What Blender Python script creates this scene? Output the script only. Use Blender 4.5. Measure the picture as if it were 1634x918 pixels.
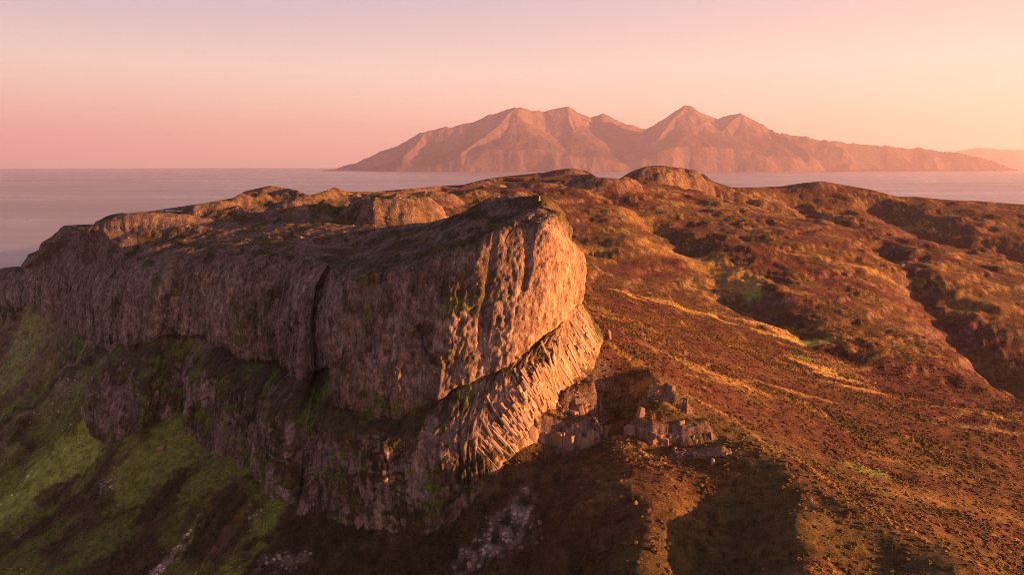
import bpy, bmesh, math, random
import numpy as np
from mathutils import Vector, Matrix

for _o in list(bpy.data.objects):
    bpy.data.objects.remove(_o, do_unlink=True)
scene = bpy.context.scene
COL = scene.collection

# ------------------------------------------------------------------ camera
FPX, W0, H0 = 1200.0, 1634.0, 918.0          # focal length in photo pixels
CAMZ = 260.0                                  # metres above the sea
PITCH = math.atan((459 - 263.0) / FPX)
cam_d = bpy.data.cameras.new("camera")
cam = bpy.data.objects.new("camera", cam_d)
COL.objects.link(cam)
cam_d.sensor_width = 36.0
cam_d.lens = 36.0 * FPX / W0
cam_d.clip_start = 1.0
cam_d.clip_end = 300000.0
cam.location = (0, 0, CAMZ)
cam.rotation_euler = (math.radians(90) - PITCH, 0, 0)
scene.camera = cam

# ------------------------------------------------------------------ sun and sky
SUN_AZ, SUN_EL = math.radians(103.0), math.radians(8.4)   # clockwise from +Y (view direction)
SUN_COL, SUN_STR = (1.0, 0.375, 0.115), 5.0
sun_dir = Vector((math.sin(SUN_AZ) * math.cos(SUN_EL), math.cos(SUN_AZ) * math.cos(SUN_EL), math.sin(SUN_EL)))
sd = bpy.data.lights.new("sun", 'SUN')
sd.energy = SUN_STR
sd.color = SUN_COL
sd.angle = math.radians(0.6)
sun = bpy.data.objects.new("sun", sd)
COL.objects.link(sun)
sun.rotation_euler = (-sun_dir).to_track_quat('-Z', 'Y').to_euler()
sun.location = sun_dir * 1500

def srgb(r, g, b):
    def f(c):
        c /= 255.0
        return c / 12.92 if c <= 0.04045 else ((c + 0.055) / 1.055) ** 2.4
    return (f(r), f(g), f(b), 1.0)

world = bpy.data.worlds.new("World")
scene.world = world
world.use_nodes = True
wn, wl = world.node_tree.nodes, world.node_tree.links
wn.clear()
w_out = wn.new('ShaderNodeOutputWorld')
w_bg = wn.new('ShaderNodeBackground')
w_tc = wn.new('ShaderNodeTexCoord')
w_sep = wn.new('ShaderNodeSeparateXYZ')
wl.new(w_tc.outputs['Generated'], w_sep.inputs[0])

def ramp(stops):
    r = wn.new('ShaderNodeValToRGB')
    e = r.color_ramp.elements
    e[0].position, e[0].color = stops[0]
    e[1].position, e[1].color = stops[-1]
    for p, c in stops[1:-1]:
        k = e.new(p)
        k.color = c
    wl.new(w_sep.outputs['Z'], r.inputs[0])
    return r
# height of the look direction (sine): away from the sun the low sky is pink, towards it peach
r_far = ramp([(0.0, srgb(243, 165, 148)), (0.03, srgb(245, 171, 153)), (0.07, srgb(248, 195, 174)), (0.115, srgb(243, 208, 194)),
              (0.17, srgb(214, 189, 196)), (0.22, srgb(196, 178, 196)), (0.5, srgb(140, 131, 152)), (1.0, srgb(114, 114, 136))])
r_near = ramp([(0.0, srgb(252, 207, 178)), (0.03, srgb(254, 216, 187)), (0.07, srgb(255, 224, 199)), (0.12, srgb(253, 226, 208)),
               (0.17, srgb(238, 208, 200)), (0.22, srgb(216, 198, 206)), (0.5, srgb(146, 136, 154)), (1.0, srgb(116, 116, 138))])
w_dot = wn.new('ShaderNodeVectorMath')
w_dot.operation = 'DOT_PRODUCT'
wl.new(w_tc.outputs['Generated'], w_dot.inputs[0])
w_dot.inputs[1].default_value = (math.sin(SUN_AZ), math.cos(SUN_AZ), 0)
w_map = wn.new('ShaderNodeMapRange')
w_map.inputs['From Min'].default_value = -0.95
w_map.inputs['From Max'].default_value = 0.25
wl.new(w_dot.outputs['Value'], w_map.inputs['Value'])
w_mix = wn.new('ShaderNodeMix')
w_mix.data_type = 'RGBA'
wl.new(w_map.outputs[0], w_mix.inputs[0])
wl.new(r_far.outputs[0], w_mix.inputs[6])
wl.new(r_near.outputs[0], w_mix.inputs[7])
w_sky = wn.new('ShaderNodeTexSky')
w_sky.sky_type = 'NISHITA'
w_sky.sun_disc = False
w_sky.sun_elevation = SUN_EL
w_sky.sun_rotation = SUN_AZ
w_sky.air_density, w_sky.dust_density = 1.0, 3.0
w_sc = wn.new('ShaderNodeVectorMath')
w_sc.operation = 'SCALE'
wl.new(w_sky.outputs[0], w_sc.inputs[0])
w_sc.inputs['Scale'].default_value = 0.09
w_m2 = wn.new('ShaderNodeMix')
w_m2.data_type = 'RGBA'
w_m2.inputs[0].default_value = 0.12
wl.new(w_mix.outputs[2], w_m2.inputs[6])
wl.new(w_sc.outputs[0], w_m2.inputs[7])
wl.new(w_m2.outputs[2], w_bg.inputs['Color'])
w_bg.inputs['Strength'].default_value = 0.225
wl.new(w_bg.outputs[0], w_out.inputs[0])

scene.view_settings.view_transform = 'Standard'
scene.view_settings.look = 'None'
scene.view_settings.exposure = 2.35
scene.view_settings.gamma = 1.0
scene.view_settings.use_curve_mapping = False
scene.cycles.use_denoising = True
scene.cycles.filter_width = 1.0
scene.cycles.denoising_prefilter = 'NONE'
scene.cycles.max_bounces = 6
scene.cycles.volume_bounces = 1
scene.cycles.sample_clamp_indirect = 1.0
scene.cycles.sample_clamp_direct = 6.0

# ------------------------------------------------------------------ helpers
def P(px, py, Y):
    """world point seen at a photo pixel when it stands Y metres ahead"""
    u, v = (px - W0 / 2) / FPX, (py - H0 / 2) / FPX
    dy = math.cos(PITCH) - v * math.sin(PITCH)
    dz = -(math.sin(PITCH) + v * math.cos(PITCH))
    return (Y * u / dy, Y, CAMZ + Y * dz / dy)

_rng = np.random.default_rng(7)
_N = 4096
_perm = _rng.permutation(_N).astype(np.int32)
_val = (_rng.random(_N) * 2 - 1).astype(np.float32)

def noise2(x, y, seed=0):
    x = np.asarray(x, np.float32) + seed * 17.31
    y = np.asarray(y, np.float32) + seed * 5.77
    ix, iy = np.floor(x), np.floor(y)
    fx, fy = x - ix, y - iy
    ix, iy = ix.astype(np.int32), iy.astype(np.int32)
    ux, uy = fx * fx * fx * (fx * (fx * 6 - 15) + 10), fy * fy * fy * (fy * (fy * 6 - 15) + 10)
    M = _N - 1
    a0, a1 = _perm[iy & M], _perm[(iy + 1) & M]
    v00, v10 = _val[_perm[(ix + a0) & M]], _val[_perm[(ix + 1 + a0) & M]]
    v01, v11 = _val[_perm[(ix + a1) & M]], _val[_perm[(ix + 1 + a1) & M]]
    a = v00 + (v10 - v00) * ux
    b = v01 + (v11 - v01) * ux
    return a + (b - a) * uy

def fbm(x, y, octv=5, seed=0, gain=0.5, lac=2.03):
    s, a, t = 0, 1.0, 0
    c, d = math.cos(0.6), math.sin(0.6)
    for o in range(octv):
        s = s + a * noise2(x, y, seed + o * 3)
        t += a
        a *= gain
        x, y = (x * c - y * d) * lac, (x * d + y * c) * lac
    return s / t

def ridged(x, y, octv=5, seed=0, gain=0.5, lac=2.07):
    s, a, t = 0, 1.0, 0
    c, d = math.cos(0.5), math.sin(0.5)
    for o in range(octv):
        s = s + a * (1 - 2 * np.abs(noise2(x, y, seed + o * 5)))
        t += a
        a *= gain
        x, y = (x * c - y * d) * lac, (x * d + y * c) * lac
    return s / t

def sstep(a, b, x):
    t = np.clip((x - a) / (b - a), 0, 1)
    return t * t * (3 - 2 * t)

def cells(u, v, seed):
    """cellular pattern: random offset of the cell, its tilted plane, distance to the cell's edge"""
    u, v = np.asarray(u, np.float32), np.asarray(v, np.float32)
    iu, iv = np.floor(u).astype(np.int32), np.floor(v).astype(np.int32)
    M = _N - 1
    d1 = np.full(u.shape, 9.0, np.float32)
    d2 = d1.copy()
    off = np.zeros(u.shape, np.float32)
    tilt = off.copy()
    for a in (-1, 0, 1):
        for b in (-1, 0, 1):
            h = _perm[(iu + a + _perm[(iv + b + seed * 131) & M]) & M]
            cx = iu + a + 0.5 + 0.42 * _val[h]
            cy = iv + b + 0.5 + 0.42 * _val[(h * 7 + 3) & M]
            dx, dy = u - cx, v - cy
            d = dx * dx + dy * dy
            w = d < d1
            d2 = np.where(w, d1, np.minimum(d2, d))
            d1 = np.where(w, d, d1)
            off = np.where(w, _val[(h * 13 + 5) & M], off)
            tilt = np.where(w, _val[(h * 17 + 9) & M] * dx + _val[(h * 29 + 1) & M] * dy, tilt)
    return off, tilt, np.sqrt(d2) - np.sqrt(d1)

class RBF:
    def __init__(self, pts, c=10.0, lam=0.0):
        p = np.array(pts, np.float64)
        self.xy, z, self.c = p[:, :2], p[:, 2], c
        n = len(p)
        d = np.sqrt(((self.xy[:, None] - self.xy[None]) ** 2).sum(-1) + c * c)
        A = np.zeros((n + 1, n + 1))
        A[:n, :n] = -d + np.eye(n) * lam
        A[:n, n] = A[n, :n] = 1
        self.w = np.linalg.lstsq(A, np.append(z, 0), rcond=None)[0]
    def __call__(self, x, y):
        x = np.asarray(x, np.float64)
        y = np.asarray(y, np.float64)
        sh = x.shape
        x, y = x.ravel().astype(np.float32), y.ravel().astype(np.float32)
        out = np.full(x.shape, self.w[-1], np.float64)
        for (qx, qy), w in zip(self.xy, self.w[:-1]):
            out -= w * np.sqrt((x - np.float32(qx)) ** 2 + (y - np.float32(qy)) ** 2 + np.float32(self.c ** 2))
        return out.reshape(sh)

def grid_mesh(name, X, Y, Z, color=None, dens=None, flip=False):
    nr, nc = X.shape
    co = np.stack([X, Y, Z], -1).reshape(-1, 3).astype(np.float32)
    i = np.arange(nr * nc, dtype=np.int32).reshape(nr, nc)
    q = np.stack([i[:-1, :-1], i[:-1, 1:], i[1:, 1:], i[1:, :-1]], -1).reshape(-1, 4)
    if flip:
        q = q[:, ::-1]
    me = bpy.data.meshes.new(name)
    me.vertices.add(len(co))
    me.vertices.foreach_set('co', co.ravel())
    me.loops.add(q.size)
    me.loops.foreach_set('vertex_index', np.ascontiguousarray(q).ravel())
    me.polygons.add(len(q))
    me.polygons.foreach_set('loop_start', np.arange(0, q.size, 4, dtype=np.int32))
    me.polygons.foreach_set('use_smooth', np.ones(len(q), bool))
    if color is not None:
        at = me.color_attributes.new('Col', 'FLOAT_COLOR', 'POINT')
        c4 = np.concatenate([color.reshape(-1, 3), np.ones((nr * nc, 1))], 1).astype(np.float32)
        at.data.foreach_set('color', c4.ravel())
    if dens is not None:
        for k, d in dens.items():
            a = me.attributes.new(k, 'FLOAT', 'POINT')
            a.data.foreach_set('value', d.astype(np.float32).ravel())
    me.update(calc_edges=True)
    return me

def link(name, me, mat=None, parent=None, kind=None, label=None, cat=None, group=None):
    o = bpy.data.objects.new(name, me)
    COL.objects.link(o)
    if mat is not None and me is not None and not me.materials:
        me.materials.append(mat)
    if parent is not None:
        o.parent = parent
    if kind: o['kind'] = kind
    if label: o['label'] = label
    if cat: o['category'] = cat
    if group: o['group'] = group
    return o

def grid_normal(X, Y, Z):
    p = np.stack([X, Y, Z], -1)
    du = np.gradient(p, axis=1)
    dv = np.gradient(p, axis=0)
    n = np.cross(du, dv)
    n /= np.linalg.norm(n, axis=-1, keepdims=True) + 1e-9
    return n

def lerp(a, b, t):
    return a + (b - a) * t[..., None]

def surf_mat(name, scales, strength, dist, stretch=(1, 1, 1), rough=0.9, var=0.45, spec=0.2):
    """vertex base colour broken up by small noise, with bump"""
    m = bpy.data.materials.new(name)
    m.use_nodes = True
    n, l = m.node_tree.nodes, m.node_tree.links
    b = n['Principled BSDF']
    b.inputs['Roughness'].default_value = rough
    b.inputs['Specular IOR Level'].default_value = spec
    at = n.new('ShaderNodeAttribute')
    at.attribute_name = 'Col'
    tc = n.new('ShaderNodeTexCoord')
    mp = n.new('ShaderNodeMapping')
    mp.inputs['Scale'].default_value = stretch
    l.new(tc.outputs['Object'], mp.inputs[0])
    hs = []
    for s in scales:
        t = n.new('ShaderNodeTexNoise')
        t.inputs['Scale'].default_value = s
        t.inputs['Detail'].default_value = 6.0
        t.inputs['Roughness'].default_value = 0.68
        l.new(mp.outputs[0], t.inputs['Vector'])
        hs.append(t)
    mr = n.new('ShaderNodeMapRange')
    mr.inputs['From Min'].default_value = 0.3
    mr.inputs['From Max'].default_value = 0.7
    mr.inputs['To Min'].default_value = 1 - var
    mr.inputs['To Max'].default_value = 1 + var
    l.new(hs[0].outputs[0], mr.inputs[0])
    vm = n.new('ShaderNodeVectorMath')
    vm.operation = 'SCALE'
    l.new(at.outputs['Color'], vm.inputs[0])
    m2 = n.new('ShaderNodeMapRange')
    m2.inputs['From Min'].default_value, m2.inputs['From Max'].default_value = 0.32, 0.68
    m2.inputs['To Min'].default_value, m2.inputs['To Max'].default_value = 1 - var, 1 + var
    l.new(hs[1].outputs[0], m2.inputs[0])
    mm = n.new('ShaderNodeMath')
    mm.operation = 'MULTIPLY'
    l.new(mr.outputs[0], mm.inputs[0])
    l.new(m2.outputs[0], mm.inputs[1])
    l.new(mm.outputs[0], vm.inputs['Scale'])
    l.new(vm.outputs[0], b.inputs['Base Color'])
    prev = None
    for t, d in zip(hs, dist):
        bp = n.new('ShaderNodeBump')
        bp.inputs['Strength'].default_value = strength
        bp.inputs['Distance'].default_value = d
        l.new(t.outputs[0], bp.inputs['Height'])
        if prev: l.new(prev.outputs[0], bp.inputs['Normal'])
        prev = bp
    l.new(prev.outputs[0], b.inputs['Normal'])
    return m

MAT_GROUND = surf_mat('moor_cover', (1.1, 0.22), 0.9, (0.8, 1.6), (1, 1, 1), 0.95, 0.5, 0.1)
MAT_ROCK = surf_mat('pitchstone_rock', (1.3, 0.35), 1.0, (0.7, 0.9), (1, 1, 0.5), 0.85, 0.62, 0.2)
MAT_FAR = surf_mat('far_hill_cover', (0.004, 0.0013), 0.7, (60, 160), (1, 1, 1), 0.95, 0.25, 0.05)

# ------------------------------------------------------------------ the crag: key profiles
# each station: base, top of the lower cliff, foot of the upper wall, lip, inland top (pixel, pixel, metres ahead)
ST = [
 [(-130, 500, 800), (-128, 490, 806), (-125, 480, 812), (-120, 462, 825), (-100, 450, 860)],
 [(0, 512, 700), (0, 500, 705), (0, 485, 712), (2, 446, 730), (14, 427, 765)],
 [(85, 555, 600), (90, 540, 606), (96, 522, 614), (106, 408, 640), (118, 376, 690)],
 [(142, 620, 500), (150, 592, 515), (165, 560, 530), (178, 430, 560), (200, 372, 605)],
 [(130, 655, 462), (148, 600, 474), (180, 552, 490), (196, 430, 515), (250, 385, 585)],
 [(215, 695, 412), (225, 612, 430), (240, 545, 455), (255, 425, 475), (320, 382, 565)],
 [(258, 668, 424), (265, 602, 435), (287, 540, 455), (300, 418, 472), (370, 378, 560)],
 [(335, 715, 380), (347, 622, 395), (380, 572, 425), (385, 420, 442), (440, 370, 540)],
 [(393, 748, 348), (410, 642, 365), (448, 592, 400), (450, 425, 418), (500, 375, 510)],
 [(420, 795, 321), (440, 672, 338), (490, 592, 368), (500, 432, 388), (540, 385, 480)],
 [(462, 812, 309), (476, 692, 326), (514, 600, 356), (516, 438, 380), (548, 392, 475)],
 [(500, 826, 299), (505, 702, 312), (532, 645, 326), (540, 450, 337), (590, 405, 425)],
 [(560, 845, 287), (555, 712, 298), (580, 660, 315), (590, 440, 327), (630, 392, 410)],
 [(625, 858, 279), (610, 722, 291), (640, 670, 307), (650, 424, 320), (690, 380, 395)],
 [(702, 848, 277), (695, 726, 288), (715, 630, 304), (735, 398, 316), (768, 358, 368)],
 [(782, 768, 283), (778, 690, 291), (800, 592, 305), (826, 366, 319), (824, 336, 356)],
 [(845, 706, 296), (855, 622, 302), (866, 544, 309), (884, 352, 323), (858, 322, 350)],
 [(905, 640, 318), (908, 570, 321), (906, 502, 326), (907, 368, 338), (878, 325, 358)],
 [(958, 550, 345), (942, 516, 347), (924, 483, 349), (916, 385, 354), (888, 328, 370)],
 [(950, 520, 400), (930, 500, 400), (912, 474, 400), (902, 375, 402), (872, 329, 402)],
 [(925, 500, 450), (912, 480, 450), (898, 455, 450), (880, 370, 452), (850, 338, 445)],
 [(870, 480, 520), (862, 460, 520), (850, 430, 520), (838, 380, 515), (815, 352, 495)],
]
K = np.array([[P(*k) for k in s] for s in ST])            # stations x 5 x 3
NS = len(ST)

def catmull(K, t, tension=0.5):
    """K: n x ..., t: parameter array in [0,n-1]"""
    n = len(K)
    i = np.clip(np.floor(t).astype(int), 0, n - 2)
    f = (t - i).reshape(-1, *([1] * (K.ndim - 1)))
    p0, p1, p2, p3 = K[np.clip(i - 1, 0, n - 1)], K[i], K[i + 1], K[np.clip(i + 2, 0, n - 1)]
    m1, m2 = (p2 - p0) * tension, (p3 - p1) * tension
    f2, f3 = f * f, f * f * f
    return (2 * f3 - 3 * f2 + 1) * p1 + (f3 - 2 * f2 + f) * m1 + (-2 * f3 + 3 * f2) * p2 + (f3 - f2) * m2

# ------------------------------------------------------------------ height of the crag top (B) and of the open ground (A)
top_pts = [tuple(K[i, 4]) for i in range(NS)] + [tuple(K[i, 3]) for i in range(NS)]
top_pts += [tuple(0.5 * (K[i, 3] + K[i, 4]) + np.array([0, 0, 0.12 * (K[i, 4, 2] - K[i, 3, 2])])) for i in range(NS)]
top_pts += [P(*q) for q in [
    (861, 317, 352), (835, 315, 372), (800, 318, 385), (780, 321, 385), (745, 338, 400), (705, 351, 430), (650, 361, 470), (600, 368, 490),
    (700, 368, 385), (760, 344, 362), (560, 380, 480), (500, 352, 580), (430, 352, 620), (350, 356, 620), (280, 354, 610),
    (190, 354, 620), (820, 330, 440), (760, 352, 480), (690, 362, 530), (600, 362, 560)]]
top_pts += [P(px, 470, 950) for px in (-100, 50, 150, 300, 450, 600, 750)]
B = RBF(top_pts, 8.0)

ground_pts = [tuple(K[i, 0]) for i in range(NS)]
ground_pts += [P(*q) for q in [
    # talus below the wall and the bottom of the frame
    (0, 918, 351), (100, 918, 328), (200, 918, 309), (300, 918, 294), (400, 918, 280), (510, 918, 272), (620, 918, 266), (720, 918, 260),
    (820, 918, 248), (930, 918, 222), (1020, 918, 203), (1100, 918, 211), (1262, 918, 200), (1330, 918, 199), (1400, 918, 202), (1560, 918, 197),
    (1634, 918, 212), (0, 800, 428), (100, 800, 405), (250, 800, 355), (330, 800, 333), (0, 700, 520), (60, 640, 560), (60, 720, 480),
    (0, 600, 620), (-100, 700, 560), (-150, 918, 380),
    # spur crest
    (985, 560, 347), (1040, 602, 322), (1090, 634, 317), (1140, 667, 307), (1200, 705, 285), (1250, 740, 261), (1320, 780, 247), (1400, 825, 229),
    (1480, 872, 213),
    # front of the spur
    (1170, 800, 249), (1110, 850, 232), (1000, 850, 230), (1060, 780, 248), (1060, 850, 226), (1000, 750, 268), (900, 780, 270), (930, 842, 240), (940, 880, 236),
    (1000, 650, 316), (900, 700, 305), (1070, 710, 288), (1180, 860, 235), (1060, 660, 302), (870, 850, 256), (1310, 850, 218), (1252, 830, 224), (1260, 870, 213), (1215, 820, 241), (1180, 918, 216), (1150, 880, 228), (1000, 700, 292),
    # moor behind the spur
    (1634, 860, 246), (1634, 800, 286), (1634, 700, 382), (1634, 620, 506), (1500, 800, 268), (1560, 860, 232), (1400, 700, 345), (1250, 650, 362), (1330, 740, 296),
    (1100, 560, 417), (1150, 610, 368), (1300, 600, 458), (1450, 640, 440), (1040, 520, 480), (1000, 480, 560), (935, 470, 546), (1000, 455, 640),
    (1200, 495, 672), (1300, 550, 575), (1400, 580, 540), (1520, 610, 510), (1634, 612, 555), (1150, 520, 560),
    # stream gully
    (1140, 440, 760), (1090, 400, 860), (1040, 360, 960), (1000, 330, 1040),
    # first hill right of the gully
    (1240, 460, 690), (1330, 520, 610), (1200, 400, 830), (1300, 440, 760), (1400, 450, 764), (1400, 520, 620), (1500, 540, 612), (1100, 370, 900), (1550, 560, 598),
    (1440, 425, 800), (1330, 374, 984), (1200, 345, 1080), (1100, 325, 1130),
    # second gully and the hill right of it
    (1462, 450, 777), (1510, 510, 680), (1560, 582, 600), (1540, 470, 745), (1590, 520, 668), (1634, 540, 645), (1600, 425, 910), (1500, 400, 960),
    # valley and far hills
    (1450, 378, 1320), (1600, 405, 1250), (1340, 342, 1550), (1300, 291, 1765), (1260, 297, 1760), (1200, 299, 1640), (1160, 300, 1620), (1130, 292, 1560),
    (1420, 317, 1640), (1480, 318, 1650), (1550, 323, 1640), (1634, 326, 1660), (1750, 340, 1600), (1500, 345, 1480), (1634, 365, 1400),
    (1000, 288, 1420), (960, 287, 1200), (930, 300, 1140), (880, 300, 1300), (900, 274, 2000), (850, 281, 2000), (950, 280, 1900), (800, 288, 1800), (760, 291, 1500),
    (1000, 330, 980), (1000, 380, 815), (950, 400, 790), (940, 350, 940),
    (600, 306, 1300), (700, 299, 1400), (740, 325, 1000), (700, 346, 800), (650, 320, 1000), (560, 320, 950), (500, 322, 900),
    (380, 317, 800), (330, 327, 730), (260, 338, 700), (200, 343, 650), (140, 358, 760), (110, 360, 770), (170, 352, 700), (440, 320, 780), (440, 345, 660), (330, 345, 660),
    (40, 410, 800), (600, 350, 640), (520, 350, 620),
]]
ground_pts += [(-150, 200, 45), (-20, 180, 78), (120, 120, 110), (300, 150, 105), (-300, 280, 20), (60, 60, 80), (-100, 60, 35), (420, 300, 95), (520, 500, 70), (800, 900, 90), (1100, 1200, 110)]
A = RBF(ground_pts, 9.0)

# ------------------------------------------------------------------ terrain grid (fan of rays round the viewpoint)
NTH, NR = 1000, 690
th = np.linspace(math.radians(-52), math.radians(52), NTH)
rr = np.exp(np.linspace(math.log(70), math.log(3300), NR))
TH, RR = np.meshgrid(th, rr)
GX, GY = RR * np.sin(TH), RR * np.cos(TH)
ZA = A(GX, GY)
# coast: land drops into the sea
pxa = 817 + 1200 * np.tan(np.clip(TH, -0.95, 0.95)) * 0.985
rc = np.interp(pxa, [-900, 0, 120, 300, 450, 700, 820, 950, 1100, 1300, 1634, 2400], [760, 860, 950, 1150, 1350, 1900, 2350, 2450, 2150, 2250, 2250, 2250])
rc = rc + 60 * fbm(TH * 30, RR * 0 + 3, 4, 5)
# relief
far = sstep(450, 1100, RR)
base_n = fbm(GX / 70, GY / 70, 6, 11)
hum = ridged(GX / 160, GY / 160, 5, 21)
streak = fbm((GX * 0.8 + GY * 0.6) / 28, (GX * -0.6 + GY * 0.8) / 75, 5, 31)
micro = fbm(GX / 9, GY / 9, 4, 41)
ZA = ZA + base_n * (1.3 + 1.2 * sstep(260, 420, RR) + 4.5 * far) + hum * (0.6 + 4.6 * far) + streak * (1.4 + 1.8 * far) + micro * (0.7 + 0.5 * far)
# bedded lava steps on the far moor
stp = 9.0
zz = (ZA + 3 * fbm(GX / 120, GY / 120, 3, 51)) / stp
fr = zz - np.floor(zz)
ZA = ZA + (sstep(0.35, 0.65, fr) - fr) * stp * 0.36 * sstep(330, 700, RR)
# small crags and hummocks
stp2 = 4.0
z2 = (ZA + 4 * fbm(GX / 45, GY / 45, 4, 55)) / stp2
f2 = z2 - np.floor(z2)
patchy = sstep(-0.05, 0.3, fbm(GX / 130, GY / 130, 3, 57))
ZA = ZA + (sstep(0.42, 0.58, f2) - f2) * stp2 * 0.30 * patchy * sstep(300, 420, RR)
ZA = ZA + 0.6 * ridged(GX / 17, GY / 17, 4, 58) * sstep(300, 500, RR) * (0.4 + 0.6 * patchy)
# rugged back of the ridge
plat = sstep(540, 640, RR) * sstep(1500, 1100, RR) * sstep(-0.02, -0.12, TH)
ZA = ZA + plat * (13 * np.clip(fbm(GX / 62, GY / 62, 5, 59) - 0.05, 0, 1) * 2 + 2.0 * ridged(GX / 25, GY / 25, 4, 60))
# rocky knolls: centre pixel, foot row, depth, half width m, half depth m, height m, squareness
KN = [(625, 357, 600, 48, 45, 23, 4.0), (470, 345, 645, 34, 30, 13, 2.4), (440, 315, 800, 38, 34, 14, 2.6), (541, 317, 900, 24, 24, 12, 2.2),
      (1050, 294, 1480, 100, 90, 37, 2.5), (1092, 294, 1500, 55, 60, 31, 2.5), (960, 302, 1190, 70, 70, 24, 2.6), (905, 290, 1850, 90, 90, 26, 2.6),
      (1298, 300, 1760, 60, 70, 16, 3.0), (690, 320, 1020, 45, 40, 12, 2.5), (830, 296, 1600, 75, 70, 14, 2.5), (250, 352, 620, 60, 14, 5, 2.2), (130, 372, 730, 26, 30, 8, 2.5),
      (610, 312, 1250, 55, 50, 11, 2.5), (760, 300, 1350, 60, 60, 12, 2.5), (850, 320, 1180, 60, 60, 14, 2.5)]
KNM = np.zeros_like(ZA)
for px, py, Yk, hw, hd, hh, sq in KN:
    cx, cy, _ = P(px, py, Yk)
    d = (np.abs((GX - cx) / hw) ** 2 + np.abs((GY - cy) / hd) ** 2) ** 0.5
    d = d * (1 + 0.22 * fbm(GX / (hw * 0.7), GY / (hw * 0.7), 4, int(px)))
    k = np.clip(1 - np.clip(d, 0, 1.2) ** sq, 0, 1) ** 0.8
    rib = ridged(GX / (hw * .35), GY / (hw * .35), 5, int(px) + 3)
    zb = P(px, py, Yk)[2]
    ZA = np.maximum(ZA, ZA * 0 + np.where(d < 1.15, zb - 6 + (hh + 6) * k + (micro * 2.0 + base_n * 2.0 + rib * 0.10 * hh) * sstep(0, .3, k), -99))
    KNM = np.maximum(KNM, sstep(1.15, 0.8, d))
# stream gullies
def carve(Z, pts, width, depth):
    w = [P(*q) for q in pts]
    dmin = np.full(Z.shape, 1e9)
    for a, b in zip(w[:-1], w[1:]):
        ax, ay, bx, by = a[0], a[1], b[0], b[1]
        L2 = (bx - ax) ** 2 + (by - ay) ** 2
        t = np.clip(((GX - ax) * (bx - ax) + (GY - ay) * (by - ay)) / L2, 0, 1)
        dmin = np.minimum(dmin, np.hypot(GX - ax - t * (bx - ax), GY - ay - t * (by - ay)))
    dmin = dmin * (1 + 0.35 * fbm(GX / 40, GY / 40, 4, 61))
    return Z - depth * np.exp(-(dmin / width) ** 1.6), dmin
ZA, d1 = carve(ZA, [(965, 318, 1100), (1040, 360, 960), (1090, 400, 860), (1140, 440, 760), (1200, 495, 672), (1300, 550, 575), (1400, 590, 530), (1634, 625, 500)], 20, 6)
ZA, d2 = carve(ZA, [(1400, 395, 960), (1462, 450, 777), (1510, 510, 680), (1560, 582, 600), (1650, 640, 520)], 28, 16)
ZA, d3 = carve(ZA, [(1130, 330, 1400), (1240, 345, 1350), (1340, 375, 1290), (1500, 395, 1240), (1650, 415, 1200)], 70, 34)
ZA, d4 = carve(ZA, [(1270, 320, 1600), (1300, 350, 1450), (1360, 375, 1300)], 45, 22)
ZA, d5 = carve(ZA, [(1400, 322, 1600), (1450, 350, 1450), (1520, 390, 1260)], 50, 24)
BANDS = [([(1024, 650, 313), (1045, 641, 313), (1066, 638, 312), (1085, 645, 308), (1106, 657, 304)], 4.5, 14),
         ([(1004, 694, 296), (1040, 706, 290), (1070, 706, 289), (1100, 699, 288), (1140, 682, 288)], 6.5, 17),
         ([(1070, 730, 279), (1110, 726, 278), (1168, 714, 274)], 2.6, 9),
         ([(846, 706, 300), (880, 708, 300), (920, 712, 297), (962, 710, 296)], 10.0, 20), ([(890, 668, 312), (925, 662, 312), (958, 640, 316)], 7.0, 16)]
STEPM = np.zeros_like(ZA)
for pts, hh, back in BANDS:
    w = [P(*q) for q in pts]
    best = np.full(ZA.shape, 1e9)
    side = np.zeros_like(ZA)
    endf = sstep(-1.5, 3.0, w[-1][0] - GX) * sstep(-1.5, 3.0, GX - w[0][0])
    for a, b in zip(w[:-1], w[1:]):
        L2 = (b[0] - a[0]) ** 2 + (b[1] - a[1]) ** 2
        t = ((GX - a[0]) * (b[0] - a[0]) + (GY - a[1]) * (b[1] - a[1])) / L2
        tc_ = np.clip(t, 0, 1)
        d = np.hypot(GX - a[0] - tc_ * (b[0] - a[0]), GY - a[1] - tc_ * (b[1] - a[1]))
        sg = np.sign((b[0] - a[0]) * (GY - a[1]) - (b[1] - a[1]) * (GX - a[0]))
        side = np.where(d < best, sg, side)
        best = np.minimum(best, d)
    d = best * side + 1.6 * fbm(GX / 5, GY / 5, 4, 65)
    ZA = ZA + hh * sstep(-0.8, 0.8, d) * sstep(back, 2, d) * endf
    STEPM = np.maximum(STEPM, sstep(2.2, 1.0, np.abs(d - 0.3)))
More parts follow.
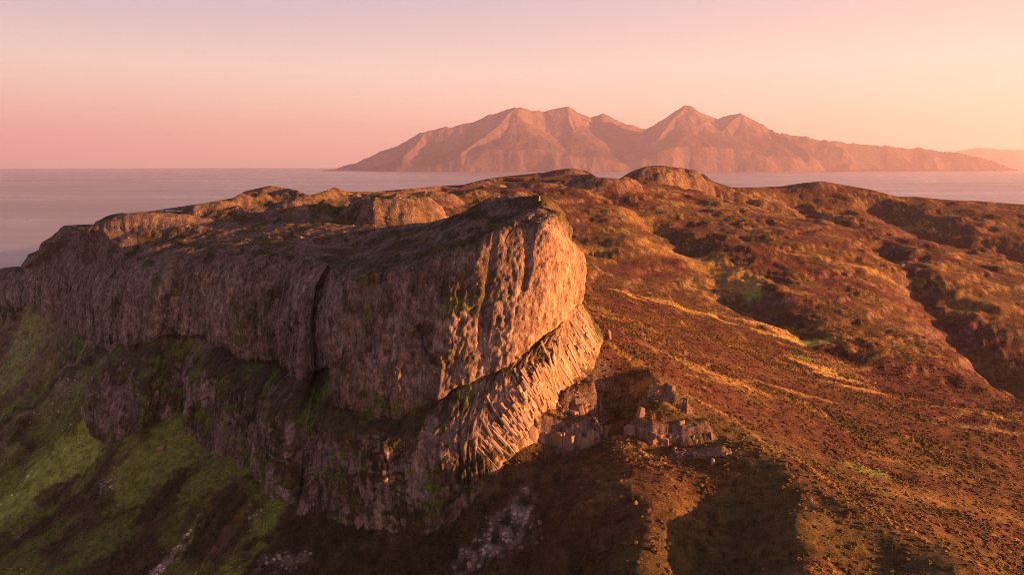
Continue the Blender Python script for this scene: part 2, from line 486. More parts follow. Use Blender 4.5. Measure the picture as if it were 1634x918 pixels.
# bring the skyline to its true heights
SKY = [(-60, 455), (0, 432), (50, 400), (90, 378), (110, 360), (150, 358), (170, 358), (200, 342), (260, 335), (330, 325), (380, 316), (400, 305), (440, 296), (480, 303), (500, 312), (520, 306), (540, 299), (560, 306), (600, 306), (650, 302),
       (700, 297), (740, 295), (770, 287), (800, 282), (850, 277), (880, 272), (910, 268), (935, 273), (950, 283), (985, 285), (1000, 275), (1025, 265), (1050, 264), (1080, 268), (1110, 273), (1130, 289), (1160, 299), (1200, 299),
       (1240, 297), (1270, 292), (1300, 289), (1340, 296), (1380, 303), (1420, 314), (1450, 314), (1500, 319), (1550, 321), (1600, 325), (1634, 327), (1750, 338)]
def row_tan(py):
    return P(817, py, 1.0)[2] - CAMZ
pxs = 817 + 1200 * np.tan(th) * math.cos(PITCH)
rsk = np.interp(pxs, [-100, 0, 100, 200, 400, 440, 540, 600, 700, 800, 900, 950, 1050, 1130, 1200, 1300, 1634, 1900],
                [900, 800, 760, 700, 780, 800, 900, 1300, 1400, 1700, 1950, 1500, 1480, 1560, 1650, 1765, 1660, 1650])
ttar = np.array([row_tan(np.interp(p, [q[0] for q in SKY], [q[1] for q in SKY])) for p in pxs])
ker = np.hanning(21); ker /= ker.sum()
rsk = np.convolve(np.pad(rsk, 10, 'edge'), ker, 'valid') / np.cos(th)
for it in range(4):
    tz = np.where(RR > 0.6 * rsk[None], (ZA - CAMZ) / GY, -9)
    tcur = tz.max(0)
    dz = np.clip((ttar - tcur) * rsk * np.cos(th), -60, 40)
    ker = np.hanning(9); ker /= ker.sum()
    dz = np.convolve(np.pad(dz, 4, 'edge'), ker, 'valid')
    dz = np.where(dz < 0, np.minimum(dz, 0), dz)
    # high ground is lowered everywhere it breaks the line; missing height is added round the crest
    over_ = np.maximum((ZA - CAMZ) / GY - (ttar + 0.0), 0) * GY * sstep(0.5, 0.7, RR / rsk[None])
    wr = np.exp(-((RR / rsk[None] - 1) / 0.16) ** 2)
    ok_ = ((pxs > -200) & (pxs < 1900))[None]
    ZA = ZA + np.where(ok_, wr * np.maximum(dz, 0)[None] - 0.9 * over_, 0)
# hollow that holds the little loch on the ridge
LX, LY, LZ = P(252, 337, 700)
dl = np.hypot((GX - LX) / 34, (GY - LY) / 24)
ZA = ZA + (LZ - 2.0 - ZA) * sstep(2.0, 0.9, dl)
ZA = np.where(RR > rc, ZA - (RR - rc) * 0.75, ZA)
ZA = np.maximum(ZA, -40)

ZB = B(GX, GY) + base_n * 1.6 + micro * 0.9 + 1.0 * fbm(GX / 22, GY / 22, 4, 71)

def slabs(X, Y):
    wx, wy = X + 2.5 * fbm(X / 9, Y / 9, 3, 73), Y + 2.5 * fbm(X / 9, Y / 9, 3, 74)
    o1, t1, e1 = cells(wx / 12, wy / 8, 5)
    o2, t2, e2 = cells(wx / 5, wy / 4, 6)
    return 1.1 * o1 + 1.0 * t1 - 0.8 * sstep(0.12, 0.02, e1) + 0.55 * o2 + 0.6 * t2
ZB = ZB + 0.5 * slabs(GX, GY)
# region of the crag top (plan polygon)
poly = [tuple(0.55 * K[i, 3, :2] + 0.45 * K[i, 4, :2]) for i in range(NS)]
poly += [P(760, 350, 640)[:2], P(600, 350, 800)[:2], P(300, 350, 900)[:2], P(0, 420, 950)[:2], P(-130, 450, 950)[:2]]
def inside(poly, X, Y):
    r = np.zeros(X.shape, bool)
    n = len(poly)
    for i in range(n):
        x1, y1 = poly[i]
        x2, y2 = poly[(i + 1) % n]
        c = ((y1 > Y) != (y2 > Y)) & (X < (x2 - x1) * (Y - y1) / (y2 - y1 + 1e-12) + x1)
        r ^= c
    return r
INS = inside(poly, GX, GY)
GZ = np.where(INS, np.maximum(ZA, ZB), ZA)

def ground(x, y):
    """height of the finished ground at plan points"""
    x, y = np.atleast_1d(np.asarray(x, float)), np.atleast_1d(np.asarray(y, float))
    t = np.interp(np.arctan2(x, y), th, np.arange(NTH))
    r = np.interp(np.log(np.hypot(x, y)), np.log(rr), np.arange(NR))
    i, j = np.clip(r.astype(int), 0, NR - 2), np.clip(t.astype(int), 0, NTH - 2)
    a, b = r - i, t - j
    return (GZ[i, j] * (1 - a) * (1 - b) + GZ[i + 1, j] * a * (1 - b) + GZ[i, j + 1] * (1 - a) * b + GZ[i + 1, j + 1] * a * b)

def spot(px, py, rmin=100):
    """where on the ground a photo pixel lies"""
    x1, y1, z1 = P(px, py, 1.0)
    Ys = np.exp(np.linspace(math.log(rmin), math.log(2600), 1600))
    g = ground(Ys * x1, Ys)
    line = CAMZ + Ys * (z1 - CAMZ)
    k = np.argmax(g >= line)
    if g[k] < line[k]:
        return None
    return (Ys[k] * x1, Ys[k], g[k])

# ------------------------------------------------------------------ ground colours
C_HEATH = np.array([0.080, 0.036, 0.026])
C_BROWN = np.array([0.100, 0.056, 0.027])
C_DARK = np.array([0.056, 0.042, 0.022])
C_DRY = np.array([0.38, 0.25, 0.08])
C_GREEN = np.array([0.145, 0.175, 0.038])
C_ROCK = np.array([0.158, 0.115, 0.097])
C_OLIVE = np.array([0.088, 0.068, 0.025])
C_SCREE = np.array([0.20, 0.16, 0.145])
NN = grid_normal(GX, GY, GZ)
NN = NN * np.sign(NN[..., 2:3] + 1e-9)
slope = 1 - NN[..., 2]
pa = fbm(GX / 60, GY / 60, 5, 101)
pb = fbm((GX * 0.8 + GY * 0.6) / 22, (GY * 0.8 - GX * 0.6) / 60, 6, 111)
pc = fbm(GX / 14, GY / 14, 5, 121)
pd = fbm(GX / 4, GY / 4, 4, 131)
C = np.empty(GX.shape + (3,))
C[:] = C_HEATH
C = lerp(C, C_BROWN, sstep(-0.05, 0.22, pa + 0.6 * pb))
C = lerp(C, C_OLIVE, 0.3 * sstep(-0.05, 0.22, fbm(GX / 130, GY / 130, 4, 151) + 0.5 * pb))
spur = sstep(10, 40, GX) * sstep(345, 300, GY + 0.3 * (GX - 60)) * sstep(175, 145, GX)
C = lerp(C, lerp(np.broadcast_to(C_OLIVE, C.shape), C_BROWN, sstep(-.2, .2, pa + pb)), 0.85 * spur)
C = lerp(C, C_DARK, 0.75 * sstep(0.08, 0.32, pc * 0.6 + pb * 0.7 - 0.05))
dry = sstep(0.20, 0.40, pb * 0.8 + pd * 0.35 - pa * 0.2)
C = lerp(C, C_DRY, 0.34 * dry)
# grass and bracken slopes below the wall
talus = sstep(60, -40, GX + 0.25 * (GY - 280)) * sstep(640, 560, GY)
C = lerp(C, lerp(np.broadcast_to(C_DARK, C.shape), C_GREEN * 1.0, sstep(-0.35, 0.15, pa + 0.5 * pc) * sstep(-15, -80, GX)), talus * 0.85)
# top of the crag: grey-green sward with rock coming through
topm = INS.astype(float)
def top_color(X, Y):
    b_ = fbm((X * 0.8 + Y * 0.6) / 22, (Y * 0.8 - X * 0.6) / 60, 6, 111)
    c_ = fbm(X / 12, Y / 12, 5, 121)
    g = lerp(np.broadcast_to(C_BROWN * np.array([0.62, 0.85, 0.7]), X.shape + (3,)), C_DARK, sstep(-0.05, 0.25, b_ + 0.4 * c_))
    r_ = fbm((X * .63 - Y * .77) / 26, (Y * .63 + X * .77) / 12, 6, 141) + 0.5 * c_ + 0.35 * fbm(X / 3, Y / 3, 3, 143)
    return lerp(g, C_ROCK * 0.85, 0.9 * sstep(-0.02, 0.2, r_))
ctop = top_color(GX, GY)
C = lerp(C, ctop, topm)
# colour patches that have a place of their own: pixel, half sizes m (across, away), turn deg, colour, weight
PATCH = [
 (1270, 546, 34, 6, -10, C_DRY, 1.0), (1300, 547, 22, 4, -5, C_GREEN * 1.9, .9), (1240, 525, 14, 10, 0, C_DRY, .9), (1300, 585, 18, 8, -20, C_DRY * 1.1, 1.0), (1335, 602, 16, 6, -25, C_DRY, .9),
 (1370, 622, 22, 4, -10, C_DRY, .9), (1280, 572, 10, 8, 0, C_GREEN * 1.6, .7), (1180, 455, 26, 30, 15, C_DRY * .8, .8), (1200, 470, 9, 12, 15, C_GREEN * 1.6, .7), (1140, 430, 22, 30, 10, C_DRY * .8, .7),
 (1085, 490, 26, 7, -14, C_DRY * 1.05, .9), (1060, 480, 24, 6, -14, C_DRY, .8), (1120, 500, 26, 5, -14, C_DRY, .8), (1000, 467, 14, 6, -10, C_DRY, .8), (1200, 515, 24, 8, -20, C_DRY, .8),
 (1070, 400, 40, 26, 0, C_DRY * .7, .6), (1140, 330, 60, 30, 0, C_DRY * .55, .6), (1010, 345, 45, 40, 0, C_DRY * .5, .6), (945, 398, 30, 12, 0, C_DRY * .7, .6),
 (1380, 750, 9, 7, 0, C_GREEN * 1.3, .7), (1180, 612, 26, 3, -12, C_DRY * .9, .7), (1240, 618, 24, 3, -12, C_DRY * .9, .6), (1330, 420, 60, 5, -25, C_DRY * .7, .7), (1390, 430, 40, 4, -25, C_DRY * .8, .7),
 (1560, 660, 26, 4, -8, C_DRY * .8, .6), (1600, 690, 24, 4, 5, C_DRY * .8, .6), (1480, 750, 26, 8, -15, C_DRY * .5, .6), (1520, 800, 24, 8, -20, C_DRY * .5, .6), (1440, 790, 20, 7, -20, C_DRY * .6, .6),
 (1400, 480, 30, 12, -20, C_DRY * .5, .4), (1560, 490, 36, 30, 0, C_DRY * .5, .5), (1100, 585, 26, 6, -20, C_DRY * .8, .5),
 (1050, 620, 14, 3, -45, C_DRY * .6, .8), (920, 492, 6, 6, 0, C_GREEN * 1.6, 1.), (1000, 570, 4, 14, 30, C_DRY * .6, .8),
 (130, 710, 38, 22, 25, C_GREEN * 1.7, 1.), (60, 770, 40, 18, 30, C_GREEN * 1.6, .95), (250, 740, 24, 24, 10, C_GREEN * .95 + C_BROWN * .25, .9), (40, 560, 18, 60, 20, C_GREEN * 1.8, .9), (30, 590, 30, 16, 25, C_GREEN * 1.5, .8),
 (330, 770, 20, 12, -20, C_GREEN * .9 + C_BROWN * .3, .8), (20, 640, 30, 16, 20, C_BROWN, .7), (180, 860, 26, 12, 25, C_GREEN * .9, .7), (40, 880, 26, 10, 20, C_GREEN * .8, .7),
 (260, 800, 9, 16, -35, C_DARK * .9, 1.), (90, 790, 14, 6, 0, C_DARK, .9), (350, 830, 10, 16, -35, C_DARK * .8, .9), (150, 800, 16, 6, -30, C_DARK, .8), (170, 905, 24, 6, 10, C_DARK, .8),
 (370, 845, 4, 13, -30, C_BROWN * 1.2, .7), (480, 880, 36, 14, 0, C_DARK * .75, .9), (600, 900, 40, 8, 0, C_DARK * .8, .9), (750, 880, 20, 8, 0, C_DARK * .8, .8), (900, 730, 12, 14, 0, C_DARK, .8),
 (915, 680, 12, 7, 0, C_ROCK * .8, .8), (925, 640, 12, 8, 0, C_ROCK * .75, .8), (945, 600, 7, 9, 0, C_ROCK * .8, .7), (1000, 690, 8, 16, 0, C_BROWN * 1.1, .8), (1090, 760, 14, 12, 0, C_BROWN, .6),
 (175, 770, 7, 8, 0, C_SCREE * .8, .8), (285, 880, 4.5, 16, -32, C_SCREE * 1.4, 1.), (255, 910, 5, 8, -32, C_SCREE * 1.4, 1.), (405, 830, 4, 5, 0, C_SCREE * .8, .7), (420, 900, 10, 4, 0, C_SCREE * .7, .7),
 (838, 802, 4.5, 7, -15, C_SCREE * .9, .9), (785, 866, 9, 9, -35, C_SCREE * .9, 1.), (822, 846, 7, 10, -30, C_SCREE * .9, 1.), (745, 895, 9, 5, -20, C_SCREE * .85, .9), (440, 905, 14, 4, 0, C_SCREE * .8, .8), (115, 590, 14, 24, 30, C_SCREE * .75, 1.), (30, 690, 26, 12, 20, C_SCREE * .5, .8),
 (240, 350, 40, 12, 0, C_ROCK, .7), (300, 345, 40, 14, 0, C_ROCK, .7), (130, 372, 30, 20, 0, C_ROCK * .9, .7),
]
scree = np.zeros_like(GX)
for px, py, ra, rb, ang, cc, wt in PATCH:
    s = spot(px, py)
    if s is None:
        continue
    ca, sa = math.cos(math.radians(ang)), math.sin(math.radians(ang))
    dx, dy = GX - s[0], GY - s[1]
    d = np.sqrt(((dx * ca + dy * sa) / ra) ** 2 + ((dy * ca - dx * sa) / rb) ** 2)
    near = d < 2.2
    if not near.any():
        continue
    d = d + 0.9 * (0.5 * pc + 0.7 * pd) + 0.5 * pb
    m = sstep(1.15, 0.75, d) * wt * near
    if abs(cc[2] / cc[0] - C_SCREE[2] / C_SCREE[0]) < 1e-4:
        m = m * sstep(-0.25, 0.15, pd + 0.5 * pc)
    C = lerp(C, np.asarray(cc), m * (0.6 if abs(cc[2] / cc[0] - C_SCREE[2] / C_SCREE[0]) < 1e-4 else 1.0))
    if abs(cc[2] / cc[0] - C_SCREE[2] / C_SCREE[0]) < 1e-4:
        scree = np.maximum(scree, m)
# worn paths
def path_mask(pts, width):
    s = [spot(*q) for q in pts]
    s = [q for q in s if q is not None]
    d = np.full(GX.shape, 1e9)
    for a, b in zip(s[:-1], s[1:]):
        L2 = (b[0] - a[0]) ** 2 + (b[1] - a[1]) ** 2 + 1e-6
        t = np.clip(((GX - a[0]) * (b[0] - a[0]) + (GY - a[1]) * (b[1] - a[1])) / L2, 0, 1)
        d = np.minimum(d, np.hypot(GX - a[0] - t * (b[0] - a[0]), GY - a[1] - t * (b[1] - a[1])))
    return sstep(width * 1.6, width * 0.6, d + 1.2 * width * pd)
for pts, wd in [([(1095, 632), (1130, 648), (1170, 668), (1200, 692), (1240, 718), (1300, 752), (1350, 790)], 1.0),
                ([(1350, 795), (1400, 822), (1460, 852), (1530, 890), (1600, 920)], 1.1),
                ([(1280, 398), (1320, 412), (1360, 425), (1395, 432)], 3.0),
                ([(1340, 595), (1390, 575), (1420, 565)], 2.0), ([(1500, 670), (1540, 658), (1570, 655)], 1.8), ([(1575, 690), (1590, 670), (1634, 672)], 1.8),
                ([(1100, 600), (1150, 612), (1210, 608)], 1.6)]:
    C = lerp(C, C_DRY * 0.8, 0.5 * path_mask(pts, wd))
# bare rock where it is steep, on knolls and in scattered slabs
rk = 0.7 * sstep(0.12, 0.28, slope + 0.10 * pc + 0.08 * pd) * sstep(300, 420, RR) * (1 - 0.9 * talus)
rk = np.maximum(rk, np.maximum(KNM, 0.7 * plat) * sstep(-0.1, 0.2, pc + pd * .6) * 0.85)
rk = np.maximum(rk, 0.8 * sstep(0.36, 0.48, pd * 0.7 + pc * 0.5) * sstep(0.02, .07, slope) * sstep(400, 520, RR))
rk = np.maximum(rk, STEPM)
C = lerp(C, C_ROCK * 0.95, np.clip(rk, 0, 1) * 0.8)
C *= (1 + 0.35 * pd)[..., None]
tus = np.clip(1 - scree, 0, 1) * (1 - np.clip(rk, 0, 1)) * (1 - topm) * sstep(760, 480, RR) * sstep(150, 185, RR) * (0.3 + 0.9 * sstep(-0.2, 0.2, pb + 0.6 * pc)) * sstep(math.radians(41), math.radians(37), np.abs(TH))
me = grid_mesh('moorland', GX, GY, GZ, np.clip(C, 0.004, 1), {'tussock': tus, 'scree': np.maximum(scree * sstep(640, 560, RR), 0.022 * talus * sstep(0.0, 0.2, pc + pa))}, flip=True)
moor = link('moorland', me, MAT_GROUND, kind='structure', label='red-brown heather moorland and grassy slopes around the crag')

# ------------------------------------------------------------------ crag wall
NU, NV = 1250, 400
seg = np.linalg.norm(np.diff(K.mean(1), axis=0), axis=1)
vis = np.clip(330.0 / K[:, :, 1].mean(1), 0.3, 1.2)
wseg = seg * 0.5 * (vis[:-1] + vis[1:])
wseg[-3:] *= 0.45
wseg[0] *= 0.5
cum = np.concatenate([[0], np.cumsum(wseg)])
su = np.interp(np.linspace(0, cum[-1], NU), cum, np.arange(NS))
KU = catmull(K, su)                                        # NU x 5 x 3
# profile keys: below ground, base, lower top, upper foot, bulge, lip, over the lip, inland, buried end
out = np.cross(np.gradient(KU[:, 2], axis=0), np.array([0, 0, 1.0]))
out[:, 2] = 0
out /= np.linalg.norm(out, axis=1, keepdims=True)
if (out[NU // 2] * np.array([0, -1, 0])).sum() < 0:
    out = -out
k0, k1, k2, k3, k4 = [KU[:, i] for i in range(5)]
um_ = np.concatenate([[0], np.cumsum(np.linalg.norm(np.diff(k2[:, :2], axis=0), axis=1))])
def jit(f, s_, a):
    return (a * fbm(um_ / f, um_ * 0 + s_, 5, int(s_)))[:, None]
wl_ = sstep(14.6, 13.6, su)[:, None]
k2 = k2 + (k1 - k2) * jit(22, 3, 0.55) * wl_ + out * jit(14, 5, 2.0)
k1 = k1 + (k2 - k1) * np.abs(jit(18, 7, 0.7)) * wl_ + out * jit(12, 9, 2.5)
k3 = k3 + out * jit(25, 13, 2.5)
below = k0 + np.array([0, 0, -9.0]) + out * 3
foot2 = k2 + (k3 - k2) * 0.06 + out * 0.8
mid = k2 + (k3 - k2) * 0.5 + out * 3.0
up = k2 + (k3 - k2) * 0.80 + out * 2.0
lip = k3 - out * 2.2 - np.array([0, 0, 1.0])
over = k3 + (k4 - k3) * 0.22 + np.array([0, 0, 1.0]) * (k4[:, 2:3] - k3[:, 2:3]) * 0.16
inl = k3 + (k4 - k3) * 0.52 + np.array([0, 0, 1.0]) * (k4[:, 2:3] - k3[:, 2:3]) * 0.08
end = k3 + (k4 - k3) * 0.66
PK = np.stack([below, k0, k1, k2, foot2, mid, up, lip, over, inl, end], 1)     # NU x 11 x 3
tv = np.concatenate([np.linspace(0, 1, 14, endpoint=False), np.linspace(1, 2, 90, endpoint=False), np.linspace(2, 3, 50, endpoint=False),
                     np.linspace(3, 4, 14, endpoint=False), np.linspace(4, 5, 90, endpoint=False), np.linspace(5, 6, 60, endpoint=False),
                     np.linspace(6, 7, 36, endpoint=False), np.linspace(7, 10, NV - 354)])
SP = np.moveaxis(catmull(np.moveaxis(PK, 1, 0), tv, 0.38), 0, 1)               # NU x NV x 3
VV = np.broadcast_to(tv, (NU, NV))
SU = np.broadcast_to(su[:, None], (NU, NV))
um = np.concatenate([[0], np.cumsum(np.linalg.norm(np.diff(KU[:, 2, :2], axis=0), axis=1))])
UM = np.broadcast_to(um[:, None], (NU, NV))
ZZ = SP[..., 2]
n = grid_normal(SP[..., 0], SP[..., 1], SP[..., 2])
if (n[NU // 2, 200] * np.array([0, -1, 0])).sum() < 0:
    n = -n
steep = sstep(0.75, 0.35, np.abs(n[..., 2]))
# columns lean on the right-hand band under the tower
lean = 0.75 * sstep(14.3, 15.5, SU) * sstep(3.3, 2.7, VV)
uc = UM + lean * (ZZ - 150)
wob = 2.5 * fbm(UM / 30, ZZ / 30, 3, 201)
u1 = uc + wob
def groove(f, zf, s):
    return 1 - np.abs(noise2(u1 / f, ZZ / zf, s)) * 2
low = sstep(3.2, 2.6, VV)
u2 = u1 + 0.5 * noise2(UM / 3, ZZ / 3, 253)
flute = sstep(7.3, 6.3, VV) * 0.85 * (1 - 0.72 * sstep(13.2, 15.0, SU) * sstep(2.9, 3.2, VV))
band = sstep(14.5, 15.1, SU) * sstep(3.15, 2.9, VV)
disp = 4.6 * (1 - 0.75 * sstep(14.8, 15.8, SU)) * fbm(UM / 34, ZZ / 60, 4, 211) + 0.8 * fbm(UM / 11, ZZ / 16, 4, 255) * (1 - .5 * band)
for cu, cz, amp, sd_ in ((13.0, 34.0, 1.4, 1), (6.0, 15.0, 0.9, 2), (3.0, 6.0, 0.55, 3), (1.5, 2.6, 0.32, 4)):
    zs = cz * (1 + 1.3 * band)
    o_, t_, e_ = cells(u2 / cu, (ZZ + 0.25 * UM) / zs, sd_)
    disp += flute * amp * (1 - 0.55 * band) * (0.62 + 0.38 * low) * (0.8 * o_ + 0.7 * t_ - 0.55 * sstep(0.10, 0.02, e_))
disp += low * sstep(1.9, 2.2, VV) * 1.3 * fbm(UM / 11, ZZ / 9, 5, 257)
disp += flute * (1 - 0.6 * band) * (0.36 * noise2(u1 / 3.1, ZZ / 26, 265) + 0.32 * noise2(u1 / 1.7, ZZ / 13, 266) + 0.28 * noise2(u1 / 1.05, ZZ / 7, 267))
# long vertical cracks
for f, zf, dep, wd_, sd_ in ((19, 70, 1.8, 0.03, 261), (11, 40, 0.8, 0.03, 262)):
    disp -= flute * dep * np.exp(-(noise2(u1 / f, ZZ / zf, sd_) / wd_) ** 2)
disp += 0.30 * noise2(UM / 1.7, ZZ / 2.0, 262) + 0.28 * noise2(UM / 1.1, ZZ / 1.6, 264)
# joints along bedding in the lower cliffs
bed = ZZ - 0.25 * (UM - 500) * sstep(14, 16, SU)
disp += low * (1 - band) * 0.9 * fbm(UM / 40, bed / 5, 3, 271)
# deep chimneys
def chimney(s0, w, d, v0, v1, wig):
    q = SU - s0 - wig * fbm(ZZ / 25, ZZ * 0 + 3, 3, int(s0 * 7)) 
    return -d * np.exp(-(q / w) ** 2) * sstep(v0 - .25, v0 + .1, VV) * sstep(v1 + .8, v1 - .2, VV)
slot = -chimney(10.0, 0.5, 1.0, 2.5, 7.3, 0.25)
disp += chimney(10.2, 0.3, 4, 1.2, 2.8, 0.1)
disp += chimney(6.25, 0.22, 5, 1.0, 3.0, 0.1) + chimney(3.5, 0.3, 9, 1.0, 7.0, 0.1) + chimney(5.55, 0.4, 6, 2.6, 7.2, 0.15) + chimney(7.9, 0.3, 3, 3.0, 7.2, 0.15)
disp += chimney(8.2, 0.1, 2.2, 3.0, 7.0, 0.1) + chimney(7.3, 0.08, 2.5, 3.0, 6.5, 0.1) + chimney(12.1, 0.07, 1.8, 3.0, 6.8, 0.08) + chimney(15.25, 0.09, 2.2, 5.2, 7.2, 0.1) + chimney(14.55, 0.06, 1.5, 4.6, 7.0, 0.1)
# undercut line between the tower and its pedestal
line = np.exp(-((VV - 3.12 - 0.12 * fbm(UM / 14, UM * 0, 4, 281)) / 0.13) ** 2)
disp -= 2.4 * line * sstep(12.6, 14.4, SU) * (0.65 + 0.6 * noise2(UM / 9, UM * 0 + 2, 283))
# rock steps in the lower cliff of the nose
for vv, hh, a, b in [(1.28, 1.6, 12.2, 14.6), (1.55, 2.0, 12.4, 14.9), (1.75, 1.4, 9, 13.5)]:
    e = VV - vv - 0.08 * fbm(UM / 12, UM * 0 + vv, 4, 291)
    disp += -hh * sstep(-0.02, 0.06, e) * sstep(0.35, 0.1, e) * sstep(a - .4, a + .3, SU) * sstep(b + .3, b - .4, SU)
fade = sstep(9.6, 8.2, VV) * (0.35 + 0.65 * steep) * (0.35 + 0.65 * sstep(0.9, 1.35, VV))
flat_rough = (1 - steep) * (0.8 * fbm(SP[..., 0] / 9, SP[..., 1] / 9, 4, 295) + 0.5 * fbm(SP[..., 0] / 3, SP[..., 1] / 3, 3, 296) + 0.9 * slabs(SP[..., 0], SP[..., 1]) * sstep(5.6, 6.8, VV)) * sstep(9.8, 9.2, VV)
SP0 = SP.copy()
SP = SP + slot[..., None] * np.array([-4.0, 16.0, 0])
SP = SP + n * (disp * fade + flat_rough)[..., None]
# the strip settles onto the top surface
zb = B(SP[..., 0], SP[..., 1])
tb = sstep(8.0, 9.0, VV)
SP[..., 2] = SP[..., 2] * (1 - tb) + (zb + 0.6 + 0.5 * slabs(SP[..., 0], SP[..., 1])) * tb - 5.0 * sstep(9.3, 10, VV)
n2 = grid_normal(SP[..., 0], SP[..., 1], SP[..., 2])
n2 *= np.sign((n2 * n).sum(-1, keepdims=True) + 1e-9)
# colours
X3, Y3, Z3 = SP[..., 0], SP[..., 1], SP[..., 2]
q1 = fbm(u1 / 9, ZZ / 26, 5, 301)
q2 = fbm(u1 / 3, ZZ / 14, 5, 311)
q3 = fbm(UM / 16, ZZ / 14, 5, 321)
q4 = fbm(UM / 2.2, ZZ / 2.2, 3, 331)
CR = np.empty(SP.shape)
CR[:] = C_ROCK
CR = lerp(CR, np.array([0.215, 0.160, 0.135]), sstep(0.0, 0.4, q1 + 0.3 * q4))
CR = lerp(CR, np.array([0.12, 0.088, 0.074]), sstep(0.05, 0.35, q2) * 0.8)
CR = lerp(CR, np.array([0.085, 0.062, 0.05]), sstep(0.22, 0.4, -q1 + 0.4 * q2) * 0.7)      # wet lichen streaks
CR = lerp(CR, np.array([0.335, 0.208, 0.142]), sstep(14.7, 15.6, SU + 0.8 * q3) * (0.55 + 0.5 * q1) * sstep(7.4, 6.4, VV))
nz_ = 0.65 * n[..., 2] + 0.35 * n2[..., 2]
veg = sstep(0.36, 0.54, nz_ + 0.65 * q3 + 0.35 * q4 + 0.3 * q2) * sstep(4.2, 3.4, VV)
veg = np.maximum(veg, sstep(0.24, 0.36, q3 + 0.25 * q4) * sstep(4.6, 3.5, VV) * 0.85 * sstep(15.3, 14.6, SU) * (0.25 + 0.75 * sstep(1.7, 2.1, VV)))
veg = np.maximum(veg, 0.8 * sstep(0.30, 0.40, fbm(UM / 13, ZZ / 10, 5, 361) + 0.25 * q4 + 0.15 * q2) * sstep(6.6, 6.0, VV) * sstep(15.2, 14.4, SU))
vc = lerp(np.broadcast_to(C_DARK * 0.95, CR.shape), C_GREEN * 0.55, sstep(0.0, 0.35, fbm(UM / 14, ZZ / 9, 4, 341)))
CR = lerp(CR, top_color(X3, Y3), sstep(6.4, 8.0, VV + 1.2 * q3 + 0.5 * q4))
CR = lerp(CR, vc, veg)
CR *= (1 + 0.32 * q4)[..., None]
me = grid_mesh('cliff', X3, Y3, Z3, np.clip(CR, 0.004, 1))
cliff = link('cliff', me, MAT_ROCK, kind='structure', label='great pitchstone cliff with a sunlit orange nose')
mp = me.polygons[NU * NV // 2 - 1]

# ------------------------------------------------------------------ sea
def sea_material():
    m = bpy.data.materials.new('sea_water')
    m.use_nodes = True
    n, l = m.node_tree.nodes, m.node_tree.links
    b = n['Principled BSDF']
    b.inputs['Base Color'].default_value = (0.17, 0.135, 0.16, 1)
    b.inputs['IOR'].default_value = 1.33
    b.inputs['Specular IOR Level'].default_value = 0.5
    tc = n.new('ShaderNodeTexCoord')
    mp = n.new('ShaderNodeMapping')
    mp.inputs['Scale'].default_value = (0.00035, 0.0011, 1)
    mp.inputs['Rotation'].default_value = (0, 0, math.radians(8))
    l.new(tc.outputs['Object'], mp.inputs[0])
    t = n.new('ShaderNodeTexNoise')
    t.inputs['Scale'].default_value = 1.0
    t.inputs['Detail'].default_value = 6
    t.inputs['Roughness'].default_value = 0.62
    l.new(mp.outputs[0], t.inputs['Vector'])
    r = n.new('ShaderNodeMapRange')
    r.inputs['From Min'].default_value, r.inputs['From Max'].default_value = 0.35, 0.68
    r.inputs['To Min'].default_value, r.inputs['To Max'].default_value = 0.38, 0.24
    l.new(t.outputs[0], r.inputs[0])
    l.new(r.outputs[0], b.inputs['Roughness'])
    t2 = n.new('ShaderNodeTexNoise')
    t2.inputs['Scale'].default_value = 0.05
    t2.inputs['Detail'].default_value = 5
    l.new(tc.outputs['Object'], t2.inputs['Vector'])
    bp = n.new('ShaderNodeBump')
    bp.inputs['Strength'].default_value = 0.35
    bp.inputs['Distance'].default_value = 3.0
    l.new(t2.outputs[0], bp.inputs['Height'])
    l.new(bp.outputs[0], b.inputs['Normal'])
    return m
a = np.linspace(-math.pi, math.pi, 361)
rs = np.array([1.0, 200, 1000, 3000, 8000, 20000, 40000, 55000, 70000])
AA, RS = np.meshgrid(a, rs)
me = grid_mesh('sea', RS * np.sin(AA), RS * np.cos(AA), RS * 0, flip=True)
sea = link('sea', me, sea_material(), kind='structure', label='calm mauve sea reaching to the horizon')

